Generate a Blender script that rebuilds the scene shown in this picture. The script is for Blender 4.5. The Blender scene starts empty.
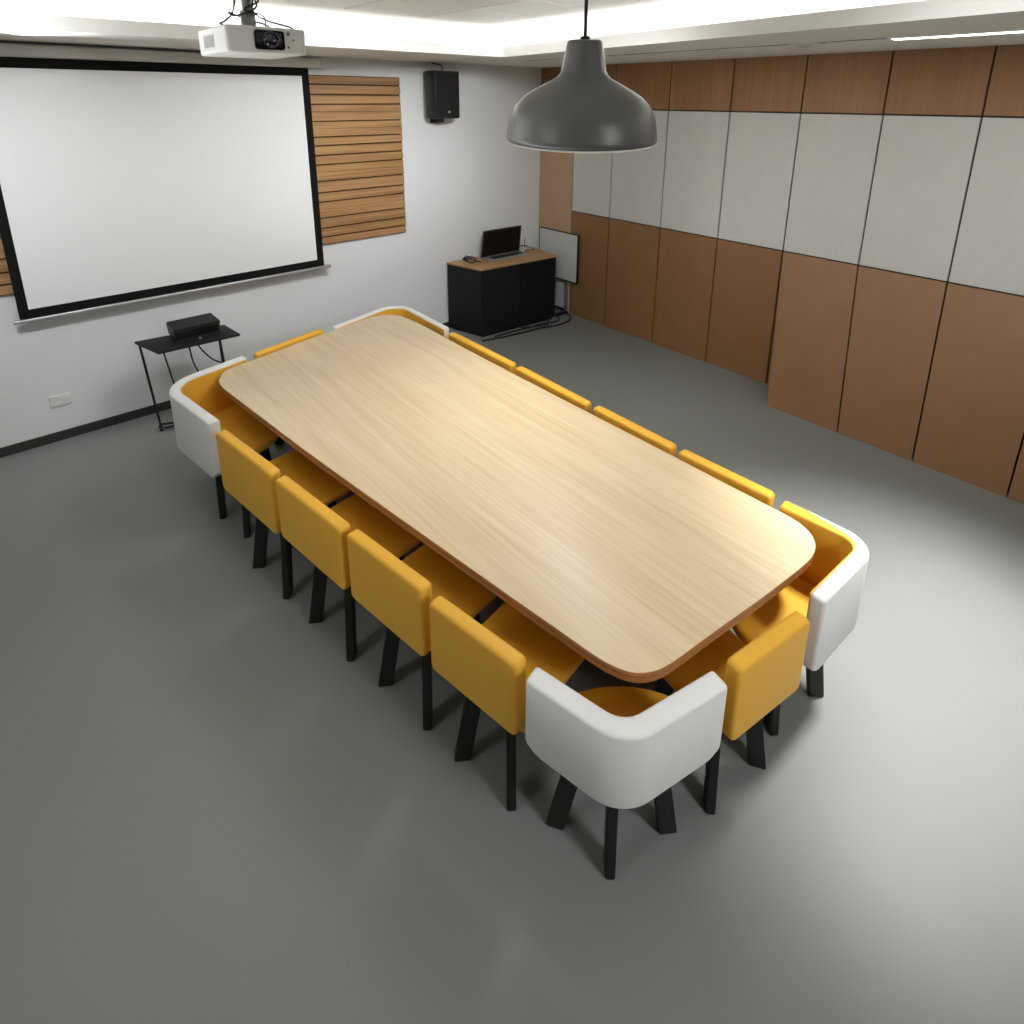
import bpy, bmesh, math, random
from mathutils import Vector, Matrix
random.seed(7)
C = bpy.context.scene.collection
XW, YW, ZC, ZU = 5.495, -5.265, 2.956, 3.20      # screen wall, panel wall, soffit underside, upper ceiling
XB, YB = -3.2, 4.2                               # the two walls behind the camera

# ------------------------------------------------------------------ materials
def srgb(r, g, b):
    f = lambda c: c/12.92 if c <= .04045 else ((c+.055)/1.055)**2.4
    return (f(r/255), f(g/255), f(b/255), 1)
MATS = {}
def mat(name, col, rough=.5, metal=0, spec=.5, noise=None, bump=None, emit=None):
    """noise = (scale xyz, amount, second colour); bump = (scale xyz, strength)"""
    m = bpy.data.materials.new(name); m.use_nodes = True
    nt = m.node_tree; N = nt.nodes; L = nt.links; b = N['Principled BSDF']
    b.inputs['Base Color'].default_value = col
    b.inputs['Roughness'].default_value = rough
    b.inputs['Metallic'].default_value = metal
    b.inputs['Specular IOR Level'].default_value = spec
    if emit:
        b.inputs['Emission Color'].default_value = col; b.inputs['Emission Strength'].default_value = emit
    if noise or bump:
        tc = N.new('ShaderNodeTexCoord')
    if noise:
        sc, amt, col2 = noise
        mp = N.new('ShaderNodeMapping'); mp.inputs['Scale'].default_value = sc
        t = N.new('ShaderNodeTexNoise'); t.inputs['Scale'].default_value = 1; t.inputs['Detail'].default_value = 5
        r = N.new('ShaderNodeValToRGB'); r.color_ramp.elements[0].position = .5-.5*amt; r.color_ramp.elements[1].position = .5+.5*amt
        r.color_ramp.elements[0].color = col2; r.color_ramp.elements[1].color = col
        L.new(tc.outputs['Object'], mp.inputs['Vector']); L.new(mp.outputs[0], t.inputs['Vector'])
        L.new(t.outputs['Fac'], r.inputs['Fac']); L.new(r.outputs['Color'], b.inputs['Base Color'])
    if bump:
        sc, st = bump
        mp2 = N.new('ShaderNodeMapping'); mp2.inputs['Scale'].default_value = sc
        t2 = N.new('ShaderNodeTexNoise'); t2.inputs['Scale'].default_value = 1; t2.inputs['Detail'].default_value = 3
        bp = N.new('ShaderNodeBump'); bp.inputs['Strength'].default_value = st; bp.inputs['Distance'].default_value = .002
        L.new(tc.outputs['Object'], mp2.inputs['Vector']); L.new(mp2.outputs[0], t2.inputs['Vector'])
        L.new(t2.outputs['Fac'], bp.inputs['Height']); L.new(bp.outputs[0], b.inputs['Normal'])
    MATS[name] = m
    return m

def wood_mat(name, base, dark, light, axis=0, rough=.4, stretch=30, contrast=1.0, spec=.35):
    """long grain running along the given object axis: fine streaks plus broad figure"""
    m = bpy.data.materials.new(name); m.use_nodes = True
    nt = m.node_tree; N = nt.nodes; L = nt.links; b = N['Principled BSDF']
    b.inputs['Roughness'].default_value = rough; b.inputs['Specular IOR Level'].default_value = spec
    tc = N.new('ShaderNodeTexCoord')
    def nz(sc_long, sc_cross, detail, dist):
        mp = N.new('ShaderNodeMapping')
        s = [sc_cross]*3; s[axis] = sc_long; mp.inputs['Scale'].default_value = s
        t = N.new('ShaderNodeTexNoise'); t.inputs['Scale'].default_value = 1
        t.inputs['Detail'].default_value = detail; t.inputs['Distortion'].default_value = dist
        L.new(tc.outputs['Object'], mp.inputs['Vector']); L.new(mp.outputs[0], t.inputs['Vector'])
        return t.outputs['Fac']
    fine = nz(stretch/20, stretch*2.6, 4, .3); broad = nz(stretch/45, stretch/3.2, 3, 1.2)
    r1 = N.new('ShaderNodeValToRGB'); e = r1.color_ramp.elements
    e[0].position = .36; e[0].color = dark; e[1].position = .6; e[1].color = base
    k = r1.color_ramp.elements.new(.78); k.color = light
    mx = N.new('ShaderNodeMix'); mx.data_type = 'FLOAT'; mx.inputs[0].default_value = .5
    L.new(fine, mx.inputs[2]); L.new(broad, mx.inputs[3])
    mr = N.new('ShaderNodeMapRange'); mr.inputs['From Min'].default_value = .5-.22/contrast; mr.inputs['From Max'].default_value = .5+.22/contrast
    mr.inputs['To Min'].default_value = .3; mr.inputs['To Max'].default_value = .85
    L.new(mx.outputs[0], mr.inputs['Value']); L.new(mr.outputs[0], r1.inputs['Fac'])
    L.new(r1.outputs['Color'], b.inputs['Base Color'])
    MATS[name] = m
    return m

WHITEWALL = mat('white_paint', srgb(226, 227, 228), .75, spec=.2, bump=((60, 60, 60), .06))
DARKWALL = mat('grey_paint', srgb(104, 104, 102), .75, spec=.2)
CEIL = mat('ceiling_paint', srgb(232, 231, 227), .85, spec=.15, bump=((50, 50, 50), .05))
TILE = mat('ceiling_tile', srgb(236, 235, 230), .9, spec=.1, noise=((30, 30, 30), .5, srgb(230, 228, 223)))
GAPDARK = mat('panel_gap', srgb(52, 42, 34), .8)
FLOOR = mat('grey_epoxy', srgb(137, 139, 137), .42, spec=.4, noise=((.9, .9, .9), .9, srgb(124, 127, 124)), bump=((6, 6, 6), .03))
BASEB = mat('dark_skirting', srgb(46, 46, 42), .6)
WOODTOP = wood_mat('upper_veneer', srgb(149, 109, 71), srgb(137, 99, 62), srgb(160, 119, 80), 2, .5, 14, .8)
WOODLOW = mat('lower_board', srgb(145, 107, 71), .48, spec=.4, noise=((5, 5, 5), .7, srgb(137, 100, 65)))
TAN = mat('tan_board', srgb(192, 160, 128), .55, noise=((4, 4, 4), .6, srgb(184, 152, 120)))
GREYFAB = mat('grey_felt', srgb(206, 205, 199), .85, spec=.15, noise=((9, 9, 9), .8, srgb(199, 198, 192)), bump=((160, 160, 160), .12))
OAK = wood_mat('light_oak', srgb(222, 202, 165), srgb(206, 182, 140), srgb(229, 212, 178), 0, .38, 30, .8, .4)
OAKEDGE = mat('oak_edge', srgb(172, 124, 78), .5, noise=((3, 40, 60), .6, srgb(158, 112, 68)))
DARKLINE = mat('edge_line', srgb(70, 52, 38), .5)
SLAT = wood_mat('slat_wood', srgb(172, 132, 90), srgb(140, 103, 66), srgb(188, 148, 106), 1, .5, 20, 1.1)
SLATGAP = mat('slat_gap', srgb(70, 46, 28), .7)
YEL = mat('yellow_leather', srgb(236, 180, 62), .48, spec=.35, bump=((90, 90, 90), .05))
WHT = mat('white_leather', srgb(233, 233, 231), .5, spec=.35, bump=((90, 90, 90), .05))
BLK = mat('black_metal', srgb(28, 27, 25), .5, spec=.4)
BLKP = mat('black_plastic', srgb(30, 30, 31), .45, spec=.4)
BLKB = mat('black_board', srgb(20, 20, 20), .55, spec=.35)
BLKG = mat('black_glass', srgb(10, 10, 11), .25, spec=.4)
CABTOP = wood_mat('cabinet_oak', srgb(178, 138, 94), srgb(150, 110, 70), srgb(192, 154, 110), 1, .5, 18)
SCRW = mat('screen_cloth', srgb(232, 233, 234), .9, spec=.1)
SCRB = mat('screen_border', srgb(18, 18, 17), .85, spec=.2)
PLW = mat('white_plastic', srgb(224, 224, 222), .4, spec=.45)
PLG = mat('light_grey_plastic', srgb(196, 196, 192), .45)
PROJ = mat('projector_shell', srgb(208, 208, 204), .45)
ALU = mat('brushed_metal', srgb(190, 191, 192), .35, metal=.7)
STEEL = mat('steel', srgb(120, 120, 120), .35, metal=.9)
LAMPM = mat('lamp_grey', srgb(112, 112, 110), .38, metal=.25, spec=.5)
LAMPW = mat('lamp_inside', srgb(236, 236, 232), .6)
GLOW = mat('led_diffuser', (1, .98, .94, 1), .5, emit=9)
LENSG = mat('lens_glass', srgb(24, 16, 40), .08, spec=.9)

# ------------------------------------------------------------------ mesh helpers
def link(name, bm, m, parent=None, loc=None, smooth=35):
    bmesh.ops.recalc_face_normals(bm, faces=bm.faces)
    me = bpy.data.meshes.new(name); bm.to_mesh(me); bm.free()
    for k in (m if isinstance(m, (list, tuple)) else [m]): me.materials.append(k)
    o = bpy.data.objects.new(name, me); C.objects.link(o)
    if parent: o.parent = parent
    if loc: o.location = loc
    if smooth:
        for p in me.polygons: p.use_smooth = True
        ca = math.cos(math.radians(smooth)); bm2 = bmesh.new(); bm2.from_mesh(me)
        for e in bm2.edges:
            if len(e.link_faces) == 2 and e.link_faces[0].normal.dot(e.link_faces[1].normal) < ca: e.smooth = False
        bm2.to_mesh(me); bm2.free()
    return o
def B(): return bmesh.new()
def box(bm, x0, x1, y0, y1, z0, z1, bev=0, seg=2, mi=0):
    vs = [bm.verts.new(p) for p in ((x0,y0,z0),(x1,y0,z0),(x1,y1,z0),(x0,y1,z0),(x0,y0,z1),(x1,y0,z1),(x1,y1,z1),(x0,y1,z1))]
    fs = [bm.faces.new([vs[i] for i in q]) for q in ((3,2,1,0),(4,5,6,7),(0,1,5,4),(1,2,6,5),(2,3,7,6),(3,0,4,7))]
    for f in fs: f.material_index = mi
    if bev:
        es = list({e for f in fs for e in f.edges})
        bmesh.ops.bevel(bm, geom=es, offset=bev, segments=seg, affect='EDGES', profile=.5)
    return vs
def hexa(bm, pts, mi=0):
    vs = [bm.verts.new(p) for p in pts]
    for q in ((3,2,1,0),(4,5,6,7),(0,1,5,4),(1,2,6,5),(2,3,7,6),(3,0,4,7)):
        bm.faces.new([vs[i] for i in q]).material_index = mi
def board(bm, p0, p1, wdir, a, b0, bev=.004):
    """a bar from p0 to p1; cross-section a along wdir, b0 across it; ends cut level"""
    p0, p1 = Vector(p0), Vector(p1); w = Vector(wdir).normalized(); t = Vector((-w.y, w.x, 0)).normalized()
    vs = []
    for p in (p0, p1):
        for s, q in ((-1,-1),(1,-1),(1,1),(-1,1)):
            vs.append(bm.verts.new(p + w*(s*a/2) + t*(q*b0/2)))
    fs = [bm.faces.new([vs[i] for i in q]) for q in ((3,2,1,0),(4,5,6,7),(0,1,5,4),(1,2,6,5),(2,3,7,6),(3,0,4,7))]
    if bev:
        es = list({e for f in fs for e in f.edges})
        bmesh.ops.bevel(bm, geom=es, offset=bev, segments=2, affect='EDGES')
def tube(bm, pts, r, n=8, closed=False):
    pts = [Vector(p) for p in pts]; rings = []
    up = None
    for i, p in enumerate(pts):
        a = pts[i-1] if i > 0 else p; c = pts[i+1] if i < len(pts)-1 else p
        d = (c-a).normalized()
        if up is None:
            up = d.orthogonal().normalized()
        up = (up - d*up.dot(d)).normalized(); s = d.cross(up)
        rings.append([bm.verts.new(p + (up*math.cos(2*math.pi*k/n) + s*math.sin(2*math.pi*k/n))*r) for k in range(n)])
    for i in range(len(rings)-1):
        for k in range(n):
            bm.faces.new((rings[i][k], rings[i][(k+1)%n], rings[i+1][(k+1)%n], rings[i+1][k]))
    bm.faces.new(rings[0][::-1]); bm.faces.new(rings[-1])
def spline(P, n=8):
    P = [Vector(p) for p in P]; out = []
    for i in range(len(P)-1):
        p0 = P[max(i-1,0)]; p1 = P[i]; p2 = P[i+1]; p3 = P[min(i+2, len(P)-1)]
        for k in range(n):
            t = k/n
            out.append(.5*((2*p1)+(p2-p0)*t+(2*p0-5*p1+4*p2-p3)*t*t+(3*p1-p0-3*p2+p3)*t**3))
    out.append(P[-1]); return out
def lathe(bm, prof, n=48, c=(0,0,0), mi=0):
    rings = []
    for r, z in prof:
        if r < 1e-6: rings.append([bm.verts.new((c[0], c[1], c[2]+z))])
        else: rings.append([bm.verts.new((c[0]+r*math.cos(2*math.pi*k/n), c[1]+r*math.sin(2*math.pi*k/n), c[2]+z)) for k in range(n)])
    for a, b in zip(rings, rings[1:]):
        for k in range(n):
            if len(a) == 1 and len(b) == 1: continue
            if len(a) == 1: f = bm.faces.new((a[0], b[k], b[(k+1)%n]))
            elif len(b) == 1: f = bm.faces.new((a[k], a[(k+1)%n], b[0]))
            else: f = bm.faces.new((a[k], a[(k+1)%n], b[(k+1)%n], b[k]))
            f.material_index = mi
def inset(poly, d):
    """offset a closed 2-D polygon (counter-clockwise) inward by d"""
    n = len(poly); out = []
    for i in range(n):
        a, p, c = Vector(poly[i-1]), Vector(poly[i]), Vector(poly[(i+1)%n])
        e1, e2 = (p-a).normalized(), (c-p).normalized()
        n1, n2 = Vector((-e1.y, e1.x)), Vector((-e2.y, e2.x)); m = (n1+n2)
        m = m/max(.3, m.dot(n1)) if m.length > 1e-6 else n1
        out.append(p+m*d)
    return out
def ccw(poly):
    s = sum(poly[i-1][0]*poly[i][1]-poly[i][0]*poly[i-1][1] for i in range(len(poly)))
    return list(poly) if s > 0 else list(poly)[::-1]
def slab(bm, poly, h0, h1, r0, r1, fn, seg=4, mi=None):
    """a closed outline extruded from h0 to h1 with rolled edges r0 (at h0) and r1 (at h1); fn(u, v, h) gives the point"""
    poly = ccw(poly); lev = []
    for k in range(seg+1):
        a = math.pi/2*k/seg; lev.append((h0+r0*(1-math.sin(a)), r0*(1-math.cos(a))) if r0 else (h0, 0))
    lev = lev[::-1] if r0 else lev[:1]
    if r0: lev = [(h0+r0*(1-math.cos(math.pi/2*k/seg)), r0*(1-math.sin(math.pi/2*k/seg))) for k in range(seg+1)]
    else: lev = [(h0, 0)]
    if r1: lev += [(h1-r1*(1-math.sin(math.pi/2*k/seg)), r1*(1-math.cos(math.pi/2*k/seg))) for k in range(seg+1)]
    else: lev += [(h1, 0)]
    rings = [[bm.verts.new(fn(p[0], p[1], h)) for p in inset(poly, d)] for h, d in lev]
    n = len(poly)
    for a, b in zip(rings, rings[1:]):
        for k in range(n):
            f = bm.faces.new((a[k], a[(k+1)%n], b[(k+1)%n], b[k]))
            if mi: f.material_index = mi[1]
    f0 = bm.faces.new(rings[0][::-1]); f1 = bm.faces.new(rings[-1])
    if mi: f0.material_index = mi[0]; f1.material_index = mi[2]
def rrect(x0, x1, y0, y1, rad, seg=5):
    """rounded rectangle; rad = (bottom-left, bottom-right, top-right, top-left)"""
    out = []
    for (cx, cy, a0), r in zip(((x0, y0, 180), (x1, y0, 270), (x1, y1, 0), (x0, y1, 90)), rad):
        sx = 1 if cx == x0 else -1; sy = 1 if cy == y0 else -1
        for k in range(seg+1):
            a = math.radians(a0+90*k/seg); out.append((cx+sx*r+r*math.cos(a), cy+sy*r+r*math.sin(a)))
    return out
def tag(o, label, cat, group=None):
    o['label'] = label; o['category'] = cat
    if group: o['group'] = group
    return o
def empty(name, loc, rz=0, label=None, cat=None, group=None):
    o = bpy.data.objects.new(name, None); C.objects.link(o); o.location = loc; o.rotation_euler = (0, 0, rz)
    o.empty_display_size = .1
    if label: tag(o, label, cat, group)
    return o
def struct(name, bm, m, parent=None, smooth=0):
    o = link(name, bm, m, parent, smooth=smooth)
    if not parent: o['kind'] = 'structure'
    return o

# ------------------------------------------------------------------ the room
b = B(); box(b, XB, XW+.1, YW-.1, YB, -.1, 0); struct('floor', b, FLOOR)
b = B(); box(b, XW, XW+.12, YW-.12, YB+.12, 0, 3.4); struct('wall_left', b, WHITEWALL)
b = B(); box(b, XB-.12, XB, YW-.12, YB+.12, 0, 3.4); struct('wall_back', b, DARKWALL)
b = B(); box(b, XB, XW, YB, YB+.12, 0, 3.4); struct('wall_near', b, DARKWALL)
b = B(); box(b, XW-.015, XW, -3.90, YB, 0, .075, .003); struct('baseboard_left', b, BASEB)

# panel wall: backing with panels in three rows
b = B(); box(b, XB, XW, YW-.12, YW-.022, 0, 3.4, mi=0)
box(b, 4.93, XW, YW-.022, YW-.004, 0, 1.0, mi=1)
wr = struct('wall_right', b, [GAPDARK, WHITEWALL])
Z1, Z2, G = 2.495, 1.301, .006
seam = [XW+.006, 4.93, 4.345, 3.655, 2.99, 2.345, 1.718, 1.10, .46, -.18, -.82, -1.46, -2.10, -2.74, XB]
foot = {2.345: 2.133, 1.718: 1.540, 1.10: 1.005, .46: .44, -.18: -.18}
for i in range(len(seam)-1):
    x1, x0 = seam[i], seam[i+1]
    b = B(); box(b, x0+G, x1-G, YW-.022, YW, Z1+G, ZC, .002, 1); link('upper_wood_panel', b, WOODTOP, wr, smooth=0)
    b = B(); box(b, x0+G, x1-G, YW-.022, YW, (1.0 if i == 0 else Z2+G), Z1-G, .002, 1)
    link('tan_panel' if i == 0 else 'grey_felt_panel', b, TAN if i == 0 else GREYFAB, wr, smooth=0)
    if i == 0: continue
    b = B()
    if x1 > 2.4: box(b, x0+G, x1-G, YW-.022, YW, 0, Z2-G, .002, 1)
    else:                                            # the nearer boards stand out at the foot
        f0, f1 = foot.get(x0, x0), foot.get(x1, x1); yb = YW-.022; zt = Z2-G
        hexa(b, [(x0+G, yb, 0), (x1-G, yb, 0), (f1-(G if x1 < 2.3 else 0), -4.868, 0), (f0+G, -4.868, 0),
                 (x0+G, yb, zt), (x1-G, yb, zt), (x1-G, YW, zt), (x0+G, YW, zt)])
    link('lower_board', b, WOODLOW, wr, smooth=0)

# ceiling: upper slab with a field of tiles, and the dropped border in front of the cove
b = B(); box(b, XB, XW, YW, YB, ZU, ZU+.1); ce = struct('ceiling', b, CEIL)
b = B(); x = 4.165; n = 0
while x-.60 > XB:
    y = -3.37; dy = .645
    while y+dy < YB-.5:
        box(b, x-.60+.008, x-.008, y+.008, y+dy-.008, ZU-.012, ZU+.01)
        y += dy
    x -= .60
link('tile_field', b, TILE, ce, smooth=0)
b = B(); box(b, XB+.3, 4.166, -3.372, YB-.4, ZU-.006, ZU-.001); link('tile_grid', b, mat('tile_joint', srgb(80, 79, 76), .8), ce, smooth=0)
E0, E1, E2 = (4.60, YB), (4.352, -3.690), (XB, -2.975)     # inner lower edge of the dropped border
b = B()
for zz0, zz1, t in ((ZC, ZC+.03, None), (ZC+.03, 3.04, .05)):
    def ofs(p, q, d):
        v = Vector((q[0]-p[0], q[1]-p[1])).normalized(); return Vector((v.y, -v.x))*d if d else Vector((0, 0))
    if t is None:
        hexa(b, [(E1[0],E1[1],zz0),(XW,YW,zz0),(XW,YB,zz0),(E0[0],E0[1],zz0),(E1[0],E1[1],zz1),(XW,YW,zz1),(XW,YB,zz1),(E0[0],E0[1],zz1)])
        hexa(b, [(XB,YW,zz0),(XW,YW,zz0),(E1[0],E1[1],zz0),(E2[0],E2[1],zz0),(XB,YW,zz1),(XW,YW,zz1),(E1[0],E1[1],zz1),(E2[0],E2[1],zz1)])
    else:
        I1 = (E1[0]+t, E1[1]-t)
        hexa(b, [(E1[0],E1[1],zz0),(I1[0],I1[1],zz0),(E0[0]+t,E0[1],zz0),(E0[0],E0[1],zz0),(E1[0],E1[1],zz1),(I1[0],I1[1],zz1),(E0[0]+t,E0[1],zz1),(E0[0],E0[1],zz1)])
        hexa(b, [(E2[0],E2[1]-t,zz0),(I1[0],I1[1],zz0),(E1[0],E1[1],zz0),(E2[0],E2[1],zz0),(E2[0],E2[1]-t,zz1),(I1[0],I1[1],zz1),(E1[0],E1[1],zz1),(E2[0],E2[1],zz1)])
sof = struct('trim_1', b, CEIL)
b = B(); box(b, 1.42, 4.6, -4.21, -4.195, ZC-.002, ZC+.004); link('soffit_joint', b, GAPDARK, sof, smooth=0)

# ------------------------------------------------------------------ things on the screen wall
t = empty('projector_screen', (XW-.06, -1.2, 1.0), 0, 'large white pull-down projection screen with a black border on the white wall', 'projector screen')
P = lambda x, y, z: (x-(XW-.06), y+1.2, z-1.0)
def lbox(bm, x0, x1, y0, y1, z0, z1, bev=0, seg=2):
    a = P(x0, y0, z0); c = P(x1, y1, z1); box(bm, a[0], c[0], a[1], c[1], a[2], c[2], bev, seg)
xs = XW-.08
b = B(); lbox(b, XW-.125, XW-.035, -2.44, .16, 2.852, 2.935, .02, 3); link('screen_casing', b, PLW, t)
b = B(); lbox(b, XW-.132, XW-.03, -2.478, -2.44, 2.846, 2.94, .02, 3); link('casing_end_cap', b, PLW, t)
b = B(); lbox(b, XW-.132, XW-.03, .16, .198, 2.846, 2.94, .02, 3); link('casing_end_cap', b, PLW, t)
for yb_ in (-2.30, -.1):
    b = B(); lbox(b, XW-.04, XW-.0005, yb_, yb_+.1, 2.865, 2.925); link('wall_bracket', b, PLW, t, smooth=0)
b = B(); lbox(b, xs-.002, xs, -2.270, -.085, 1.108, 2.782); link('canvas', b, SCRW, t, smooth=0)
b = B()
lbox(b, xs-.003, xs+.001, -2.335, -.025, 2.782, 2.86); lbox(b, xs-.003, xs+.001, -2.335, -.025, 1.04, 1.110)
lbox(b, xs-.003, xs+.001, -2.335, -2.270, 1.108, 2.782); lbox(b, xs-.003, xs+.001, -.085, -.025, 1.108, 2.782)
link('black_border', b, SCRB, t, smooth=0)
b = B(); lbox(b, xs-.018, xs+.018, -2.40, .012, 1.012, 1.042, .008, 3); link('bottom_bar', b, ALU, t)

def slat_panel(y0, y1, label):
    t = empty('slat_panel', (XW-.001, (y0+y1)/2, 1.225), 0, label, 'wall panel', 'slatted wood panels behind the screen')
    b = B(); hw = (y1-y0)/2
    box(b, -.012, 0, -hw, hw, 0, 1.572, mi=1)
    z = 0; hs = [.062, .068, .078, .118, .07, .085, .118, .068, .07, .062, .11, .118, .068, .07, .108, .062, .07, .062, .075]
    k = 0; 
    while z < 1.56:
        h = min(1.28*hs[k % len(hs)], 1.572-z)
        if 1.572-z-h < .03: h = 1.572-z
        if h > .13:
            box(b, -.034, -.011, -hw, hw, z+.005, z+h-.066, .003, 1); box(b, -.030, -.011, -hw, hw, z+h-.064, z+h-.005, .003, 1)
        else: box(b, -.034 if k % 2 else -.029, -.011, -hw, hw, z+.007, z+h-.007, .003, 1)
        z += h; k += 1
    link('slats', b, [SLAT, SLATGAP], t, smooth=0)
slat_panel(-3.292, -1.95, 'horizontal slatted wood panel on the white wall right of the projection screen')
slat_panel(-.36, 1.0, 'slatted wood panel showing at the lower left edge of the projection screen')

t = empty('loudspeaker', (XW, -3.695, 2.35), 0, 'black loudspeaker mounted high on the white wall right of the slatted panel', 'loudspeaker')
bx = B(); box(bx, -.27, -.10, -.155, .15, .05, .515, .012, 2); link('speaker_body', bx, BLKP, t)
bx = B(); box(bx, -.276, -.268, -.14, .135, .09, .50, .003, 1); link('grille', bx, mat('grille_mesh', srgb(20, 20, 20), .8, bump=((400, 400, 400), .5)), t)
bx = B(); box(bx, -.2785, -.2755, -.03, .0, .105, .125, .001, 1); link('badge', bx, ALU, t)['label'] = 'small silver badge'
bx = B(); box(bx, -.012, 0, -.05, .04, .0, .12, .003); box(bx, -.16, -.01, -.03, .02, .01, .05, .004); link('lower_bracket', bx, BLK, t)
bx = B(); tube(bx, spline([(-.16, -.02, .51), (-.15, -.02, .57), (-.05, -.01, .59), (-.005, 0, .60)]), .006); link('cable', bx, BLK, t)

t = empty('wall_socket', (XW, -.155, .33), 0, 'white double wall socket low on the white wall below the projection screen', 'wall socket')
bx = B(); box(bx, -.012, 0, -.068, .068, -.047, .047, .004, 2); link('face_plate', bx, PLW, t)
for yy in (-.034, .034):
    bx = B(); box(bx, -.0135, -.0115, yy-.026, yy+.026, -.032, .032, .002, 1); sk = link('socket', bx, PLW, t)
    bx = B()
    for dy, dz in ((-.010, .012), (.010, .012), (-.010, -.014), (.010, -.014), (0, -.002)): box(bx, -.0142, -.0132, yy+dy-.003, yy+dy+.003, dz-.006, dz+.006)
    link('pin_hole', bx, PLG, sk, smooth=0)

# ------------------------------------------------------------------ projector under the ceiling
t = empty('ceiling_projector', (3.2, -1.10, 2.80), 0, 'white ceiling projector hanging from a mount in front of the projection screen', 'projector')
def Q(x, y, z): return (x-3.2, y+1.10, z-2.80)
bx = B(); pl = rrect(-.205, .24, -.195, .172, (.022,)*4)
slab(bx, pl, -.004, .114, .012, .010, lambda u, v, h: (u, v, h)); link('projector_body', bx, PROJ, t)
bx = B(); box(bx, -.209, -.203, -.085, .052, .014, .098, .012, 3); fr = link('lens_frame', bx, BLKG, t)
bx = B(); lathe(bx, [(0, .012), (.022, .010), (.028, .004), (.034, .006), (.040, .004), (.042, -.006), (.044, -.012)], 32)
for v in bx.verts: v.co = Vector((-.209-v.co.z, v.co.x-.022, v.co.y+.056))
link('lens', bx, [LENSG], fr)
for yy, zz, r in ((-.108, .088, .009), (-.13, .062, .004), (-.105, .028, .005)):
    bx = B(); lathe(bx, [(0, -.002), (r, -.002), (r, .001), (0, .0015)], 16)
    for v in bx.verts: v.co = Vector((-.2055-v.co.z, v.co.x+yy, v.co.y+zz))
    link('sensor', bx, STEEL if r > .006 else BLKP, t)
bx = B(); box(bx, -.2065, -.204, .10, .13, .092, .098, .001, 1); link('name_strip', bx, PLG, t)
bx = B(); box(bx, -.02, .15, .1705, .1735, .015, .09, .002, 1)
vg = link('side_vent', bx, PLG, t)
bx = B(); 
for k in range(9): box(bx, -.01+.017*k, -.002+.017*k, .173, .1745, .028, .082)
link('vent_slot', bx, mat('vent_dark', srgb(158, 158, 155), .7), vg, smooth=0)
bx = B(); lathe(bx, [(0, .118), (.07, .118), (.075, .112), (.075, .108), (0, .108)], 32)
tube(bx, [(0, 0, .11), (0, 0, .2)], .035, 16); tube(bx, [(0, 0, .19), (0, 0, .395)], .022, 16)
for a in (0.5, 2.2, 3.7, 5.3): board(bx, (.05*math.cos(a), .05*math.sin(a), .12), (.14*math.cos(a), .14*math.sin(a), .112), (math.sin(a), -math.cos(a), 0), .022, .006, 0)
lathe(bx, [(0, .388), (.06, .388), (.065, .393), (.065, .40), (0, .40)], 32)
link('ceiling_mount', bx, STEEL, t)
for pts in ([(.03, .02, .40), (.045, .03, .3), (.05, .05, .2), (.02, .1, .15), (-.06, .15, .128), (-.11, .14, .115)],
            [(-.02, .03, .40), (-.04, .02, .31), (-.05, -.03, .22), (-.045, .07, .17), (.02, .08, .19), (.03, -.02, .16), (-.06, -.05, .14), (-.12, -.07, .112)],
            [(-.02, -.02, .40), (-.03, -.03, .3), (-.045, -.01, .2), (-.06, -.06, .16), (-.09, -.12, .14), (-.14, -.15, .125), (-.15, -.165, .112)],
            [(.02, -.03, .40), (.01, -.04, .28), (-.045, -.04, .24), (-.05, .03, .2), (-.035, -.06, .18), (.05, -.1, .15), (.1, -.12, .112)]):
    bx = B(); tube(bx, spline(pts, 6), .0045, 6); link('cable', bx, BLK, t)

# ------------------------------------------------------------------ pendant lamp
t = empty('pendant_lamp', (1.60, -1.752, 2.448), 0, 'grey metal dome pendant lamp hanging on a black cord above the table', 'pendant lamp')
R = .288
prof = [(R-.006, -.002), (R, .004), (R*.995, .02), (R*.965, .075), (R*.925, .108), (R*.86, .135), (R*.76, .162), (R*.62, .187), (R*.48, .208), (R*.36, .226), (R*.315, .238), (R*.29, .252), (R*.27, .288), (R*.225, .348), (R*.21, .357), (R*.18, .361), (0, .362)]
bx = B(); lathe(bx, prof, 72)
PIV = Vector((0, 0, .362)); TILT = Matrix.Translation(PIV) @ Matrix.Rotation(math.radians(4), 4, Vector((.753, -.658, 0)).cross(Vector((0, 0, 1))).normalized()) @ Matrix.Translation(-PIV)   # the shade hangs very slightly askew
bx.transform(TILT)
sh = link('lamp_shade', bx, LAMPM, t, smooth=60)
bx = B(); lathe(bx, [(R-.002, -.002), (R+.002, -.006), (R-.004, -.009), (R-.010, -.006), (R-.012, .02), (R*.92, .075), (R*.80, .13), (R*.55, .175), (R*.30, .212), (R*.2, .23), (0, .232)], 72); bx.transform(TILT)
ins = link('shade_lining', bx, LAMPW, t, smooth=60); ins['label'] = 'white inner lining with a pale rim'
bx = B(); lathe(bx, [(0, .02), (.035, .03), (.048, .055), (.045, .085), (.025, .12), (.02, .17), (.03, .18), (.03, .20), (0, .21)], 32); bx.transform(TILT)
link('bulb', bx, mat('bulb_glass', srgb(240, 238, 230), .3), t, smooth=60)
bx = B(); tube(bx, [(0, 0, .358), (0, 0, .372)], .018, 16); tube(bx, [(0, 0, .365), (0, 0, ZU-.03-2.448)], .0068, 10); link('cord', bx, BLK, t)
bx = B(); lathe(bx, [(0, ZU-.011-2.448), (.05, ZU-.011-2.448), (.05, ZU-.03-2.448), (.03, ZU-.04-2.448), (0, ZU-.04-2.448)], 32); link('ceiling_rose', bx, BLK, t)

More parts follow.
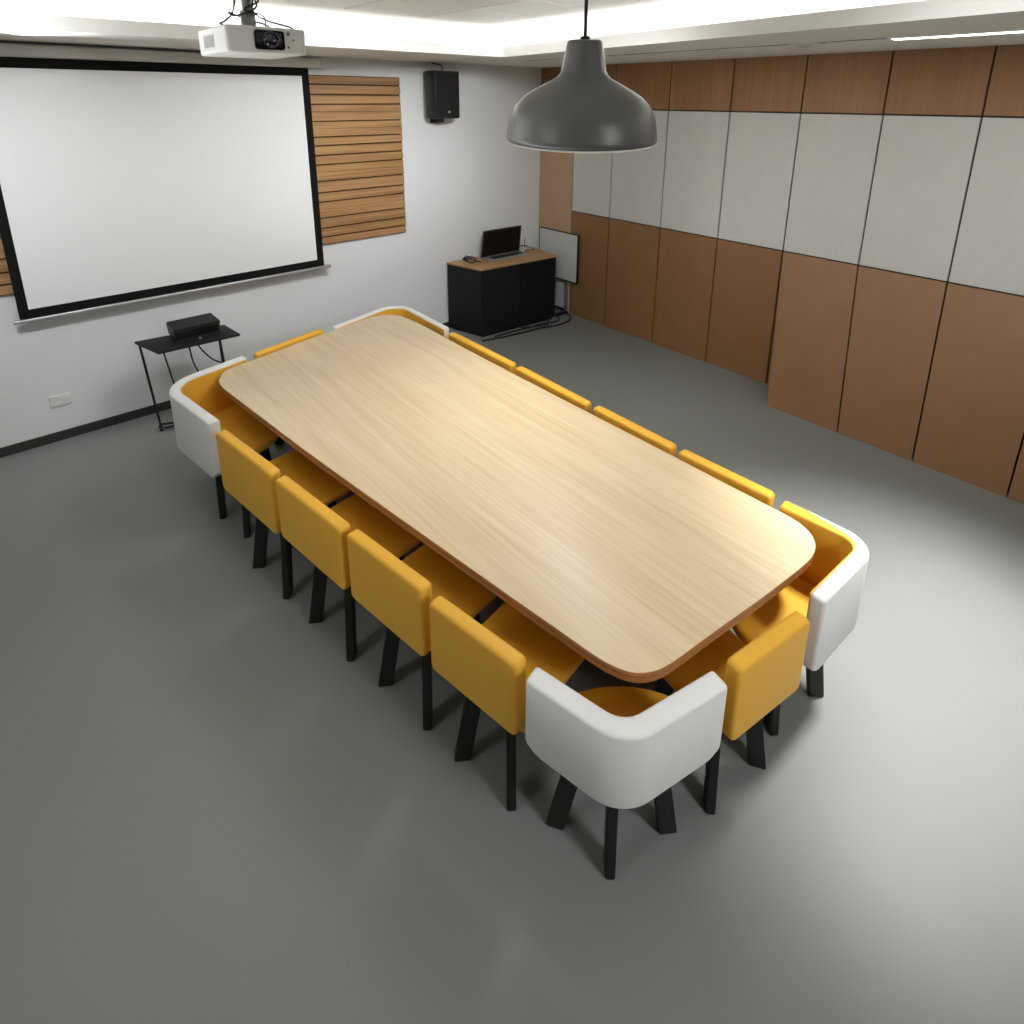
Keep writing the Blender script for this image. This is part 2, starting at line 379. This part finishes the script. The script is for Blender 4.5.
# ------------------------------------------------------------------ lights set into the dropped border
t = empty('linear_light', (-.65, -4.235, ZC), 0, 'slim white linear light set into the lowered ceiling border at upper right', 'ceiling light')
bx = B(); box(bx, -2.0, 2.05, -.055, .055, -.006, .0, .002, 1); link('diffuser', bx, GLOW, t, smooth=0)
bx = B(); box(bx, -2.01, 2.06, -.065, -.055, -.008, .0); box(bx, -2.01, 2.06, .055, .065, -.008, .0); link('light_frame', bx, PLW, t, smooth=0)
t = empty('recessed_downlight', (1.92, -4.23, ZC), 0, 'small white square downlight set into the lowered ceiling border above the panel wall', 'ceiling light')
bx = B(); box(bx, -.11, .07, -.07, .07, -.008, 0, .003, 1); link('trim_plate', bx, PLW, t)
bx = B(); lathe(bx, [(0, -.022), (.035, -.022), (.045, -.016), (.045, -.006), (0, -.006)], 24); link('lamp_head', bx, PLG, t)

# ------------------------------------------------------------------ table
TAB = [(4.096,-.963),(4.155,-.988),(4.207,-1.018),(4.25,-1.065),(4.273,-1.122),(4.284,-1.188),(4.306,-1.307),(4.355,-1.506),(4.406,-1.683),(4.458,-1.943),(4.524,-2.229),(4.540,-2.379),(4.515,-2.471),(4.436,-2.54),(4.299,-2.572),(4.002,-2.578),(3.534,-2.562),(2.865,-2.548),(2.252,-2.540),(1.833,-2.538),(1.541,-2.535),(1.309,-2.530),(1.182,-2.528),(1.045,-2.527),(.915,-2.523),(.833,-2.492),(.783,-2.439),(.759,-2.367),(.757,-2.269),(.780,-2.03),(.804,-1.842),(.828,-1.662),(.845,-1.52),(.856,-1.455),(.870,-1.41),(.901,-1.361),(.95,-1.327),(1.03,-1.302),(1.189,-1.280),(1.479,-1.241),(1.71,-1.211),(2.093,-1.162),(2.485,-1.112),(2.919,-1.060),(3.395,-1.010),(3.723,-.976),(3.907,-.957),(4.01,-.952)]
tc = (2.62, -1.76)
loc = [(x-tc[0], y-tc[1]) for x, y in TAB]
P2 = [Vector((x, y, 0)) for x, y in loc]; P2 = P2[-2:]+P2+P2[:3]
sm = spline(P2, 4); sm = [(v.x, v.y) for v in sm[8:8+4*len(loc)]]
t = empty('meeting_table', (tc[0], tc[1], 0), 0, 'long light oak meeting table with rounded corners in the middle of the room', 'table')
bx = B(); slab(bx, sm, .737, .755, .0015, .002, lambda u, v, h: (u, v, h), 2, (0, 1, 0)); link('table_top', bx, [OAK, OAKEDGE], t)
bx = B(); slab(bx, inset(ccw(sm), .0035), .732, .7372, 0, 0, lambda u, v, h: (u, v, h), 2); link('edge_line', bx, DARKLINE, t)['label'] = 'thin dark line under the oak top'
bx = B(); slab(bx, inset(ccw(sm), .002), .710, .732, .002, 0, lambda u, v, h: (u, v, h), 2); link('brown_edge_band', bx, OAKEDGE, t)
fx, fy = (-1.02, 1.06), (-.16, .16)
for X in fx:
    for Y in fy:
        bx = B(); board(bx, (X, Y*1.7, 0), (X, Y, .66), (1, 0, 0), .08, .05); link('leg', bx, BLK, t)
    bx = B(); board(bx, (X, -.2, .63), (X, .2, .63), (1, 0, 0), .06, .05, 0); box(bx, X-.03, X+.03, -.20, .20, .60, .68, .004); box(bx, X-.04, X+.04, -.42, .42, .672, .705, .003); link('cross_beam', bx, BLK, t)
bx = B(); box(bx, -1.0, 1.04, -.06, .06, .61, .67, .004); link('long_beam', bx, BLK, t)

# ------------------------------------------------------------------ chairs
TC = Vector((2.6, -1.75))
GY = 'yellow straight-backed chairs round the table'; GW = 'white corner chairs round the table'
def legs_part(par, pts, a=.066, bth=.036):
    for (tx, ty), (fx, fy) in pts:
        d = (fx-tx, fy-ty) if abs(fx-tx)+abs(fy-ty) > 1e-4 else (1, 0)
        o = B(); board(o, (tx, ty, .405), (fx, fy, 0), (d[0], d[1], 0), a, bth, .004)
        link('leg', o, BLK, par)
def yellow_chair(A, Bp, zt, zb, label, ins=(.08, .08), fy=.06, depth=.475, thick=.062):
    A, Bp = Vector(A), Vector(Bp); m = (A+Bp)/2; e = (Bp-A).normalized(); n = Vector((-e.y, e.x))
    if n.dot(TC-m) < 0: n = -n; 
    ang = math.atan2(n.y, n.x)-math.pi/2; w = (Bp-A).length+.007
    t = empty('upholstered_chair', (m.x, m.y, 0), ang, label, 'chair', GY)
    o = B(); slab(o, rrect(-w/2, w/2, zb, zt, (.032, .032, .022, .022)), 0, thick, .016, .016, lambda u, v, h: (u, h, v), 4); link('backrest', o, YEL, t)
    sw = w/2-.006
    o = B(); slab(o, rrect(-sw, sw, thick-.004, depth, (.012, .012, .045, .045)), .428, .468, .012, .016, lambda u, v, h: (u, v, h), 4); link('seat', o, YEL, t)
    o = B(); x = sw-.04
    box(o, -x, x, .07, depth-.04, .402, .4285, .004)
    link('under_frame', o, BLK, t)
    q = w/2
    legs_part(t, [((s*(q-i_-.05), fy+.07), (s*(q-i_-.005), fy+.02)) for s, i_ in ((-1, ins[0]), (1, ins[1]))] + [((s*(q-.115), depth-.10), (s*(q-.085), depth-.06)) for s in (-1, 1)])
    return t
L4 = ((3.363,-.733),(2.768,-.82)); L3 = ((2.71,-.824),(2.162,-.901)); L2 = ((2.121,-.911),(1.644,-.983)); L1 = ((1.579,-.975),(1.163,-1.044))
yellow_chair(*L1, .79, .472, 'nearest yellow chair on the left long side, touching the white corner chair in front')
yellow_chair(*L2, .79, .452, 'yellow chair on the left long side, second counting from the front white corner chair', (.126, .066), .045)
yellow_chair(*L3, .79, .452, 'yellow chair on the left long side, third counting from the front white corner chair', (.17, .067), .03)
yellow_chair(*L4, .79, .418, 'farthest yellow chair on the left long side, beside the left far white corner chair', (.25, .03), .02)
yellow_chair((.668,-1.598),(.606,-1.982), .79, .462, 'yellow chair at the short near end of the table between two white corner chairs', (.06, .04), .075)
yellow_chair((4.384,-1.285),(4.538,-1.866), .775, .46, 'yellow chair at the far short end of the table, before the white screen wall')
yellow_chair((1.051,-2.621),(1.559,-2.617), .78, .48, 'nearest yellow chair on the right long side, mostly behind the table')
yellow_chair((1.602,-2.620),(2.18,-2.635), .78, .48, 'yellow chair on right long side, second from the near end, mostly behind the table')
yellow_chair((2.232,-2.628),(2.917,-2.650), .78, .48, 'yellow chair on right long side, third from the near end, mostly behind the table')
yellow_chair((2.969,-2.653),(3.757,-2.668), .78, .48, 'yellow chair on the right long side, farthest one, toward the black cabinet')

def corner_chair(K, E1, E2, r, zt, zb, label, thick=.075, padtop=None, chf=.05, front=.5, ext=(-.015, -.015), feet=None):
    """K outer corner, E1/E2 outer arm ends; the back wraps the corner"""
    K = Vector(K); a1 = Vector(E1)-K; a2 = Vector(E2)-K; l1, l2 = a1.length, a2.length; d1, d2 = a1/l1, a2/l2
    t = empty('corner_chair', (K.x, K.y, 0), 0, label, 'chair', GW)
    # outer path from arm end 1 round the corner to arm end 2 (local to K)
    cen = (d1+d2)*r/ max(.2, (1-d1.dot(d2)**2)**.5) if False else None
    half = math.acos(max(-1, min(1, d1.dot(d2))))/2; tl = r/math.tan(half); bis = (d1+d2).normalized(); cen = bis*(r/math.sin(half))
    path = []; m = 10
    for k in range(m+1): path.append(d1*(l1+(tl-l1)*k/m))
    s0 = d1*tl-cen; s1 = d2*tl-cen; a0 = math.atan2(s0.y, s0.x); da = math.atan2(s1.y, s1.x)-a0
    da = (da+math.pi) % (2*math.pi)-math.pi
    for k in range(1, 16): path.append(cen+Vector((math.cos(a0+da*k/16), math.sin(a0+da*k/16)))*r)
    for k in range(m+1): path.append(d2*(tl+(l2-tl)*k/m))
    N = len(path); s = [0]
    for i in range(1, N): s.append(s[-1]+(path[i]-path[i-1]).length)
    Ltot = s[-1]
    # denser stations at both ends for the rolled end
    def at(u):
        u = max(0, min(Ltot, u))
        for i in range(N-1):
            if s[i+1] >= u-1e-9:
                f = (u-s[i])/max(1e-9, s[i+1]-s[i]); p = path[i].lerp(path[i+1], f)
                j0, j1 = max(0, i-1), min(N-1, i+2); dd = (path[j1]-path[j0]).normalized()
                nn = Vector((-dd.y, dd.x))
                if nn.dot(cen-p) < 0: nn = -nn
                return p, nn
    us = [0, .001, .003, .007, .013, .02, .035, .05] + [Ltot*k/44 for k in range(3, 42)] + [Ltot-q for q in (.05, .035, .02, .013, .007, .003, .001, 0)]
    us = sorted(u for u in us)
    rr = .014
    def layer(f0, f1, endin, ztop, zlow, rolled):
        o = B(); rings = []
        for u in us:
            e = min(u, Ltot-u); p, nn = at(u)
            ro = rr-math.sqrt(max(0, rr*rr-(rr-min(e, rr))**2))      # rolled end
            lift = chf*max(0, 1-e/.06)**1.4 if chf else 0
            a, c = f0(u)+(ro if rolled[0] else 0), f1(u)-(ro if rolled[1] else 0)
            if c-a < .0006: c = a+.0006
            z0, z1 = zlow+lift+ro*.6, ztop-ro*.8; h = min(.011, (c-a)*.45)
            sec = []
            for (cx, cz, sx, sz, ang) in ((a, z0, 1, 1, 180), (c, z0, -1, 1, 270), (c, z1, -1, -1, 0), (a, z1, 1, -1, 90)):
                for k in range(4):
                    al = math.radians(ang+30*k); sec.append((cx+sx*h+h*math.cos(al), cz+sz*h+h*math.sin(al)))
            rings.append([o.verts.new((p.x+nn.x*q, p.y+nn.y*q, z)) for q, z in sec])
        n = len(rings[0])
        for A, Bq in zip(rings, rings[1:]):
            for k in range(n): o.faces.new((A[k], A[(k+1) % n], Bq[(k+1) % n], Bq[k]))
        o.faces.new(rings[0][::-1]); o.faces.new(rings[-1]); return o
    pt = padtop or (lambda u, L: .004)
    shell_t = lambda u: thick-pt(u, Ltot)
    link('backrest_shell', layer(lambda u: 0, shell_t, 0, zt, zb, (True, padtop is not None)), WHT, t)
    link('inner_pad', layer(lambda u: shell_t(u)-.002, lambda u: thick, 0, zt-.013 if padtop is None else zt-.001, zb+.02, (False, True)), YEL, t)
    # seat
    ci = 1/math.sin(2*half)
    G2 = lambda u, v: d1*u+d2*v
    tk = thick*ci*.98; kf = front; uu, vv = l1+ext[0], l2+ext[1]
    pl = []
    rc = max(.03, r-thick)
    for k in range(7):
        a = math.pi/2*k/6; pl.append((tk+rc*(1-math.sin(a)), tk+rc*(1-math.cos(a))))
    pl = [(tk, vv)] + [q for q in pl[::-1]][::-1] + [(uu, tk)] if False else [(tk, min(vv, l2-.015))]+[(tk+rc*(1-math.cos(math.pi/2*k/6)), tk+rc*(1-math.sin(math.pi/2*k/6))) for k in range(7)]+[(min(uu, l1-.015), tk)]
    for k in range(13):
        a = math.pi/2*k/12; pl.append((uu*kf+uu*(1-kf)*math.cos(a), vv*kf+vv*(1-kf)*math.sin(a)))
    pw = [G2(*q) for q in pl]; pw = [(q.x, q.y) for q in pw]
    o = B(); slab(o, pw, .415, .468, .012, .016, lambda u, v, h: (u, v, h), 4); link('seat', o, YEL, t)
    o = B(); fr = [G2(tk+.05+(uu-tk-.1)*q[0], tk+.05+(vv-tk-.1)*q[1]) for q in ((0, 0), (1, 0), (1, .55), (.55, 1), (0, 1))]
    slab(o, [(q.x, q.y) for q in fr], .395, .4155, 0, 0, lambda u, v, h: (u, v, h)); link('under_frame', o, BLK, t)
    cA = feet or [((.20, .20), (.155, .155)), ((l1-.04, .19), (l1+.02, .16)), ((.18, l2-.05), (.15, l2)), ((l1*.8, l2*.95), (l1*.85, l2*1.0)) if l1 < .5 else ((l1*.6, l2*.6), (l1*.65, l2*.65))]
    legs_part(t, [((G2(*p).x, G2(*p).y), (G2(*q).x, G2(*q).y)) for p, q in cA])
    return t
corner_chair((.757,-1.114), (1.112,-1.036), (.666,-1.520), .17, .79, .496, 'white corner chair at the nearest table corner, white back toward the camera', chf=.035, ext=(.12, .14))
corner_chair((.583,-2.610), (.610,-2.110), (.994,-2.596), .13, .778, .412, 'white corner chair at the right near corner, yellow lining seen inside', .062,
             padtop=lambda u, L: .004+.058*min(1, max(0, (u-.48*L)/(.40*L)))-.0006, chf=.03, ext=(.06, .015), feet=[((.21, .13), (.165, .09)), ((.44, .17), (.47, .13)), ((.16, .30), (.13, .35)), ((.36, .32), (.39, .35))])
corner_chair((4.228,-.625), (3.506,-.735), (4.378,-1.205), .25, .778, .385, 'white corner chair at the left far corner beside the black trolley', .07, chf=.05, front=.55, feet=[((.49, .12), (.545, .085)), ((.70, .19), (.83, .10)), ((.16, .42), (.13, .46)), ((.5, .42), (.53, .45))])
corner_chair((4.735,-2.735), (4.53,-1.975), (3.872,-2.705), .18, .768, .42, 'white corner chair at the far right corner, its rim just showing behind the table', .056, chf=.05, front=.55, ext=(-.12, -.08))

# ------------------------------------------------------------------ black cabinet and what is on it
t = empty('media_cabinet', (5.20, -4.445, 0), 0, 'low black cabinet with a wooden top in the far corner', 'cabinet')
CQ = [(4.985,-3.92), (4.888,-4.985), (5.44,-5.06), (5.465,-3.80)]        # plan corners: front left, front right, back right, back left
def cmap(bm):
    for v in bm.verts:
        u, w_ = v.co.x, v.co.y                     # u from front (0) to back (1), w_ from left (0) to right (1)
        x = (CQ[0][0]*(1-w_)+CQ[1][0]*w_)*(1-u)+(CQ[3][0]*(1-w_)+CQ[2][0]*w_)*u
        y = (CQ[0][1]*(1-w_)+CQ[1][1]*w_)*(1-u)+(CQ[3][1]*(1-w_)+CQ[2][1]*w_)*u
        v.co.x, v.co.y = x-5.20, y+4.445
    return bm
bx = B(); box(bx, .02, .99, .004, .996, .04, .785); link('cabinet_body', cmap(bx), BLKB, t, smooth=0)
bx = B(); box(bx, .04, .95, .03, .97, 0, .042); link('plinth', cmap(bx), BLKB, t, smooth=0)
bx = B(); box(bx, 0, 1, 0, 1, .785, .803); link('wooden_top', cmap(bx), CABTOP, t, smooth=0)
for w0, w1 in ((.006, .497), (.503, .994)):
    bx = B(); box(bx, .004, .024, w0, w1, .05, .778); d = link('door', cmap(bx), BLKB, t, smooth=0)
    ww = w1-.03 if w0 < .1 else w0+.03
    bx = B(); box(bx, -.008, .006, ww-.004, ww+.004, .40, .55); link('handle', cmap(bx), BLK, d, smooth=0)
t = empty('laptop', (5.295, -4.485, .803), math.radians(-2), 'black laptop standing open on the black cabinet', 'laptop')
bx = B(); box(bx, -.16, .02, -.262, .285, .004, .022, .005); link('keyboard_base', bx, ALU, t)
bx = B()
for r in range(4):
    for k in range(13): box(bx, -.135+.028*r, -.113+.028*r, -.225+.035*k, -.196+.035*k, .022, .0245)
link('keys', bx, BLKP, t, smooth=0)
bx = B(); box(bx, -.006, .006, -.275, .30, 0, .295, .004)
for v in bx.verts: v.co = Vector((v.co.x+.02+v.co.z*.18, v.co.y-v.co.z*.26, v.co.z+.02))
ld = link('screen_lid', bx, BLKP, t)
bx = B(); box(bx, -.0075, -.0055, -.25, .28, .018, .28)
for v in bx.verts: v.co = Vector((v.co.x+.02+v.co.z*.18, v.co.y-v.co.z*.26, v.co.z+.02))
link('display', bx, BLKG, ld, smooth=0)
def cable(name, pts, r, label, cat='cable', m=BLK, group=None, n=8):
    o = B(); tube(o, spline(pts, n), r, 8); return tag(link(name, o, m), label, cat, group)
zc = .803
cable('adapter_cable', [(5.33,-3.97,zc+.006),(5.36,-4.02,zc+.045),(5.34,-4.07,zc+.05),(5.30,-4.09,zc+.03),(5.26,-4.05,zc+.01),(5.27,-3.98,zc+.01),(5.32,-3.95,zc+.05),(5.35,-4.00,zc+.07),(5.33,-4.06,zc+.02),(5.22,-4.10,zc+.008)], .006, 'coiled black cable on the cabinet top left of the laptop', 'cable')
t = empty('power_adapter', (5.42, -4.06, zc), .3, 'small dark power adapter on the cabinet top beside the coiled cable', 'power adapter')
bx = B(); box(bx, -.03, .03, -.055, .055, 0, .03, .006); link('adapter_case', bx, BLKP, t)
bx = B(); box(bx, -.031, -.028, -.03, .03, .006, .022); link('paper_label', bx, PLW, t, smooth=0)
t = empty('flat_device', (5.37, -4.875, zc), .1, 'flat grey device on the cabinet top right of the laptop', 'device')
bx = B(); box(bx, -.075, .06, -.085, .075, 0, .022, .004); link('device_case', bx, PLG, t)
bx = B(); box(bx, -.0755, -.07, -.06, .05, .005, .016); link('front_strip', bx, BLKP, t, smooth=0)
cable('microphone_cable', [(5.42,-4.80,zc+.032),(5.41,-4.84,zc+.06),(5.42,-4.88,zc+.036),(5.41,-4.95,zc+.034),(5.38,-4.99,zc+.012),(5.32,-4.99,zc+.007),(5.28,-4.97,zc+.007)], .006, 'looped black cable at the right end of the cabinet top', 'cable')
t = empty('desk_stand', (5.415, -4.93, zc+.0), 0, 'tiny upright black stand on the cabinet top between device and cable loop', 'stand')
bx = B(); lathe(bx, [(0, 0), (.02, 0), (.02, .006), (.004, .012), (0, .012)], 16, (.02, -.035, 0)); link('base', bx, BLK, t)
bx = B(); tube(bx, [(.02, -.035, .01), (.02, -.04, .09), (.015, -.045, .12)], .004); link('stem', bx, BLK, t)

# ------------------------------------------------------------------ small whiteboard behind the cabinet
t = empty('whiteboard', (5.08, -5.20, 0), 0, 'small white board on a metal stand in the corner behind the cabinet', 'whiteboard')
bx = B(); box(bx, -.325, .33, -.018, -.002, .448, 1.034, .002, 1); link('board_face', bx, mat('board_white', srgb(206, 207, 206), .35), t)
bx = B()
for q in ((-.333, -.325, .440, 1.042), (.33, .334, .440, 1.042)): box(bx, q[0], q[1], -.022, .004, q[2], q[3])
for q in ((.440, .448), (1.034, 1.042)): box(bx, -.333, .334, -.022, .004, q[0], q[1])
link('board_frame', bx, BLK, t, smooth=0)
for X in (-.135, .28):
    bx = B(); box(bx, X-.022, X+.022, -.045, -.02, .03, .98, .004); link('post', bx, ALU, t)
bx = B()
box(bx, -.135, .28, -.045, -.02, .03, .055); link('foot_rail', bx, BLK, t)
for X in (-.135, .28):
    bx = B(); box(bx, X-.02, X+.02, -.058, .16, 0, .035, .006); link('foot', bx, BLK, t)

# ------------------------------------------------------------------ cables on the floor by the cabinet
zf = .0105
cable('floor_cable', [(4.90,-3.86,zf),(4.84,-4.10,zf),(4.80,-4.35,zf),(4.76,-4.62,zf),(4.70,-4.86,zf),(4.72,-5.06,zf),(4.80,-5.17,zf),(4.90,-5.22,zf)], .010, 'outermost black cable on the floor, curving round to the panel wall', 'cable', BLK, 'cables on the floor by the cabinet')
cable('floor_cable', [(4.91,-4.05,zf),(4.89,-4.30,zf),(4.87,-4.52,zf),(4.86,-4.72,zf),(4.80,-4.88,zf),(4.83,-5.00,zf),(4.95,-5.06,zf)], .009, 'black cable lying close along the foot of the black cabinet', 'cable', BLK, 'cables on the floor by the cabinet')
cable('floor_cable', [(4.875,-4.42,zf+.019),(4.83,-4.56,zf+.019),(4.76,-4.70,zf+.019),(4.80,-4.80,zf+.019),(4.90,-4.86,zf+.019),(4.93,-5.02,zf+.019),(4.98,-5.10,zf+.019)], .009, 'short black cable crossing the other cables on the floor by the whiteboard foot', 'cable', BLK, 'cables on the floor by the cabinet')

# ------------------------------------------------------------------ black trolley with a box on it
t = empty('side_trolley', (5.03, -1.02, 0), 0, 'small black metal trolley with thin legs against the white wall', 'trolley')
trolley = t; O = lambda x, y: (x-5.03, y+1.02)
tp = [O(5.216,-.668), O(4.872,-.758), O(4.858,-1.344), O(5.155,-1.312)]
bx = B(); slab(bx, tp, .745, .766, .003, .004, lambda u, v, h: (u, v, h), 2); link('trolley_top', bx, BLKB, t)
def leg(p, q, r=.009):
    o = B(); tube(o, [(*O(*p), .75), (*O(*q), .055)], r, 8); return link('leg', o, BLK, t)
leg((5.160,-.690), (5.135,-.735)); leg((4.915,-.800), (5.02,-.905), .006); leg((4.925,-1.205), (4.93,-1.235)); leg((5.10,-1.245), (5.11,-1.255))
bx = B(); tube(bx, [(*O(5.135,-.735), .055), (*O(4.92,-1.24), .055)], .011); tube(bx, [(*O(5.10,-.75), .035), (*O(5.02,-.905), .055), (*O(5.13,-1.28), .055)], .010)
link('base_rail', bx, BLK, t)
for p in ((5.125,-.735), (4.925,-1.238), (5.13,-1.275)):
    x, y = O(*p); bx = B(); lathe(bx, [(0, -.011), (.02, -.011), (.0235, -.006), (.0235, .006), (.02, .011), (0, .011)], 20)
    for v in bx.verts: v.co = Vector((x+v.co.x, y+v.co.z, .0235+v.co.y))
    tube(bx, [(x, y, .024), (x, y+.014, .045), (x, y, .06)], .006, 6); link('caster', bx, BLK, t)
t = empty('media_player', (5.10, -1.06, .766), math.radians(1), 'black box-shaped media player on the black trolley', 'media player')
bx = B(); hexa(bx, [(-.125,-.165,.012),(.10,-.165,.012),(.10,.155,.012),(-.125,.155,.012),(-.13,-.178,.108),(.11,-.178,.108),(.11,.16,.108),(-.13,.16,.108)])
bmesh.ops.bevel(bx, geom=list(bx.edges), offset=.004, segments=2, affect='EDGES'); link('player_case', bx, BLKP, t)
bx = B(); box(bx, -.15, .09, -.16, .15, 0, .014, .003); link('player_base', bx, BLKP, t)
bx = B(); box(bx, -.1325, -.126, -.03, .145, .03, .085, .002, 1); box(bx, -.1325, -.126, -.155, -.035, .03, .085, .002, 1); link('front_panel', bx, BLKG, t)
bx = B(); lathe(bx, [(0, .0), (.009, .0), (.009, .008), (0, .008)], 16)
for v in bx.verts: v.co = Vector((-.150-v.co.z, v.co.x-.01, v.co.y+.008))
link('control_knob', bx, ALU, t)
for pts in ([(4.945,-.98,.764),(4.935,-.985,.70),(4.94,-1.0,.58),(4.96,-1.05,.42),(5.0,-1.10,.25),(5.06,-1.12,.10),(5.14,-1.12,.012)],
            [(4.945,-1.045,.764),(4.94,-1.05,.72),(4.945,-1.085,.65),(4.95,-1.14,.57),(4.99,-1.22,.48),(5.10,-1.20,.30),(5.25,-1.14,.10),(5.30,-1.12,.012)]):
    bx = B(); tube(bx, [(p.x-5.03, p.y+1.02, min(p.z, .748)) for p in spline(pts)], .006, 8); link('power_cable', bx, BLK, trolley)


# ------------------------------------------------------------------ light
def area(name, loc, target, sx, sy, power, col=(1, 1, 1), spread=180):
    l = bpy.data.lights.new(name, 'AREA'); l.shape = 'RECTANGLE'; l.size = sx; l.size_y = sy; l.energy = power; l.color = col; l.spread = math.radians(spread)
    o = bpy.data.objects.new(name, l); C.objects.link(o); o.location = loc
    d = Vector(target)-Vector(loc); o.rotation_euler = d.to_track_quat('-Z', 'Y').to_euler(); return o
COVE = (.965, .985, 1)
# cove strips lying on the dropped border, shining up at the ceiling
area('cove_strip_screen_side', (4.95, -.35, 3.0), (4.65, -.35, 3.5), .12, 8.6, 55, COVE)
area('cove_strip_screen_top', (5.0, -.45, 3.0), (5.0, -.45, 4), .12, 9.2, 66, COVE)
area('cove_strip_panel_side', (.9, -4.05, 3.0), (.9, -3.72, 3.5), 8.2, .12, 55, COVE)
area('cove_strip_panel_top', (1.05, -4.4, 3.0), (1.05, -4.4, 4), 8.6, .12, 62, COVE)
area('fill_strip_back', (-2.7, .25, 3.0), (-2.7, .25, 4), .12, 6.0, 20, COVE)  # added fill, there is no dropped border along this wall
area('fill_strip_near', (.6, 3.7, 3.0), (.6, 3.7, 4), 7.0, .12, 26, COVE)  # unseen strip put in as fill, no cove on this side either
area('fill_table', (2.5, -2.6, 3.17), (2.8, -2.1, 0), 1.1, .5, 20, (1, 1, 1), 100)  # added overhead fill, brightens the table and chair tops
# added fill lights without fittings, aimed to brighten the screen wall
area('wall_fill', (3.45, .35, 3.17), (5.5, .35, 1.7), .8, .3, 14, COVE, 90)
area('wall_fill', (3.45, -2.15, 3.17), (5.5, -2.0, 1.7), .8, .3, 14, COVE, 90)
area('wall_fill', (2.6, -2.7, 3.17), (5.5, -3.8, 1.9), .5, .3, 12, COVE, 70)
# more unseen fill, added to brighten the panel wall
area('wall_fill', (2.7, -2.25, 3.17), (2.9, -5.3, 1.5), .3, .8, 10, (1, 1, 1), 80)
area('wall_fill', (.7, -2.25, 3.17), (.7, -5.3, 1.5), .3, .8, 8, (1, 1, 1), 80)
# fill light added behind the camera for the chair faces turned this way
area('fill_back', (-2.0, -1.5, 3.15), (1.0, -1.5, .6), .8, .8, 20, (1, 1, 1), 80)
# another added fill, lifts the outer faces of the left chair backs
area('fill_left', (2.0, 2.9, 3.15), (2.2, -.9, .6), .8, .8, 11, (1, 1, 1), 80)
# a downlight in the dropped border, over the near right corner of the table
sp = bpy.data.lights.new('downlight', 'SPOT'); sp.energy = 680; sp.spot_size = math.radians(60); sp.spot_blend = 1; sp.shadow_soft_size = .22; sp.color = (1, .995, .985)
so = bpy.data.objects.new('downlight', sp); C.objects.link(so); so.location = (.35, -3.42, 2.93)
so.rotation_euler = (Vector((.55, -3.08, 0))-so.location).to_track_quat('-Z', 'Y').to_euler()
w = bpy.data.worlds.new('world'); bpy.context.scene.world = w; w.use_nodes = True
w.node_tree.nodes['Background'].inputs[0].default_value = (.5, .5, .5, 1); w.node_tree.nodes['Background'].inputs[1].default_value = .2

# ------------------------------------------------------------------ camera
cam = bpy.data.cameras.new('camera'); co = bpy.data.objects.new('camera', cam); C.objects.link(co)
r_ = Vector((-.657883, -.753106, .004666)); u_ = Vector((.206730, -.174627, .962688)); f_ = Vector((.724191, -.634301, -.270573))
M = Matrix((r_, u_, -f_)).transposed().to_4x4(); M.translation = Vector((0, 0, 2.6)); co.matrix_world = M
cam.sensor_width = 36; cam.lens = 21.2314; cam.shift_x = 0; cam.shift_y = -.23803; cam.clip_start = .05
S = bpy.context.scene; S.camera = co
S.view_settings.view_transform = 'Standard'; S.view_settings.look = 'None'; S.view_settings.gamma = 1; S.view_settings.exposure = .25
S.view_settings.use_curve_mapping = False
S.cycles.max_bounces = 8; S.cycles.diffuse_bounces = 5; S.cycles.use_denoising = True
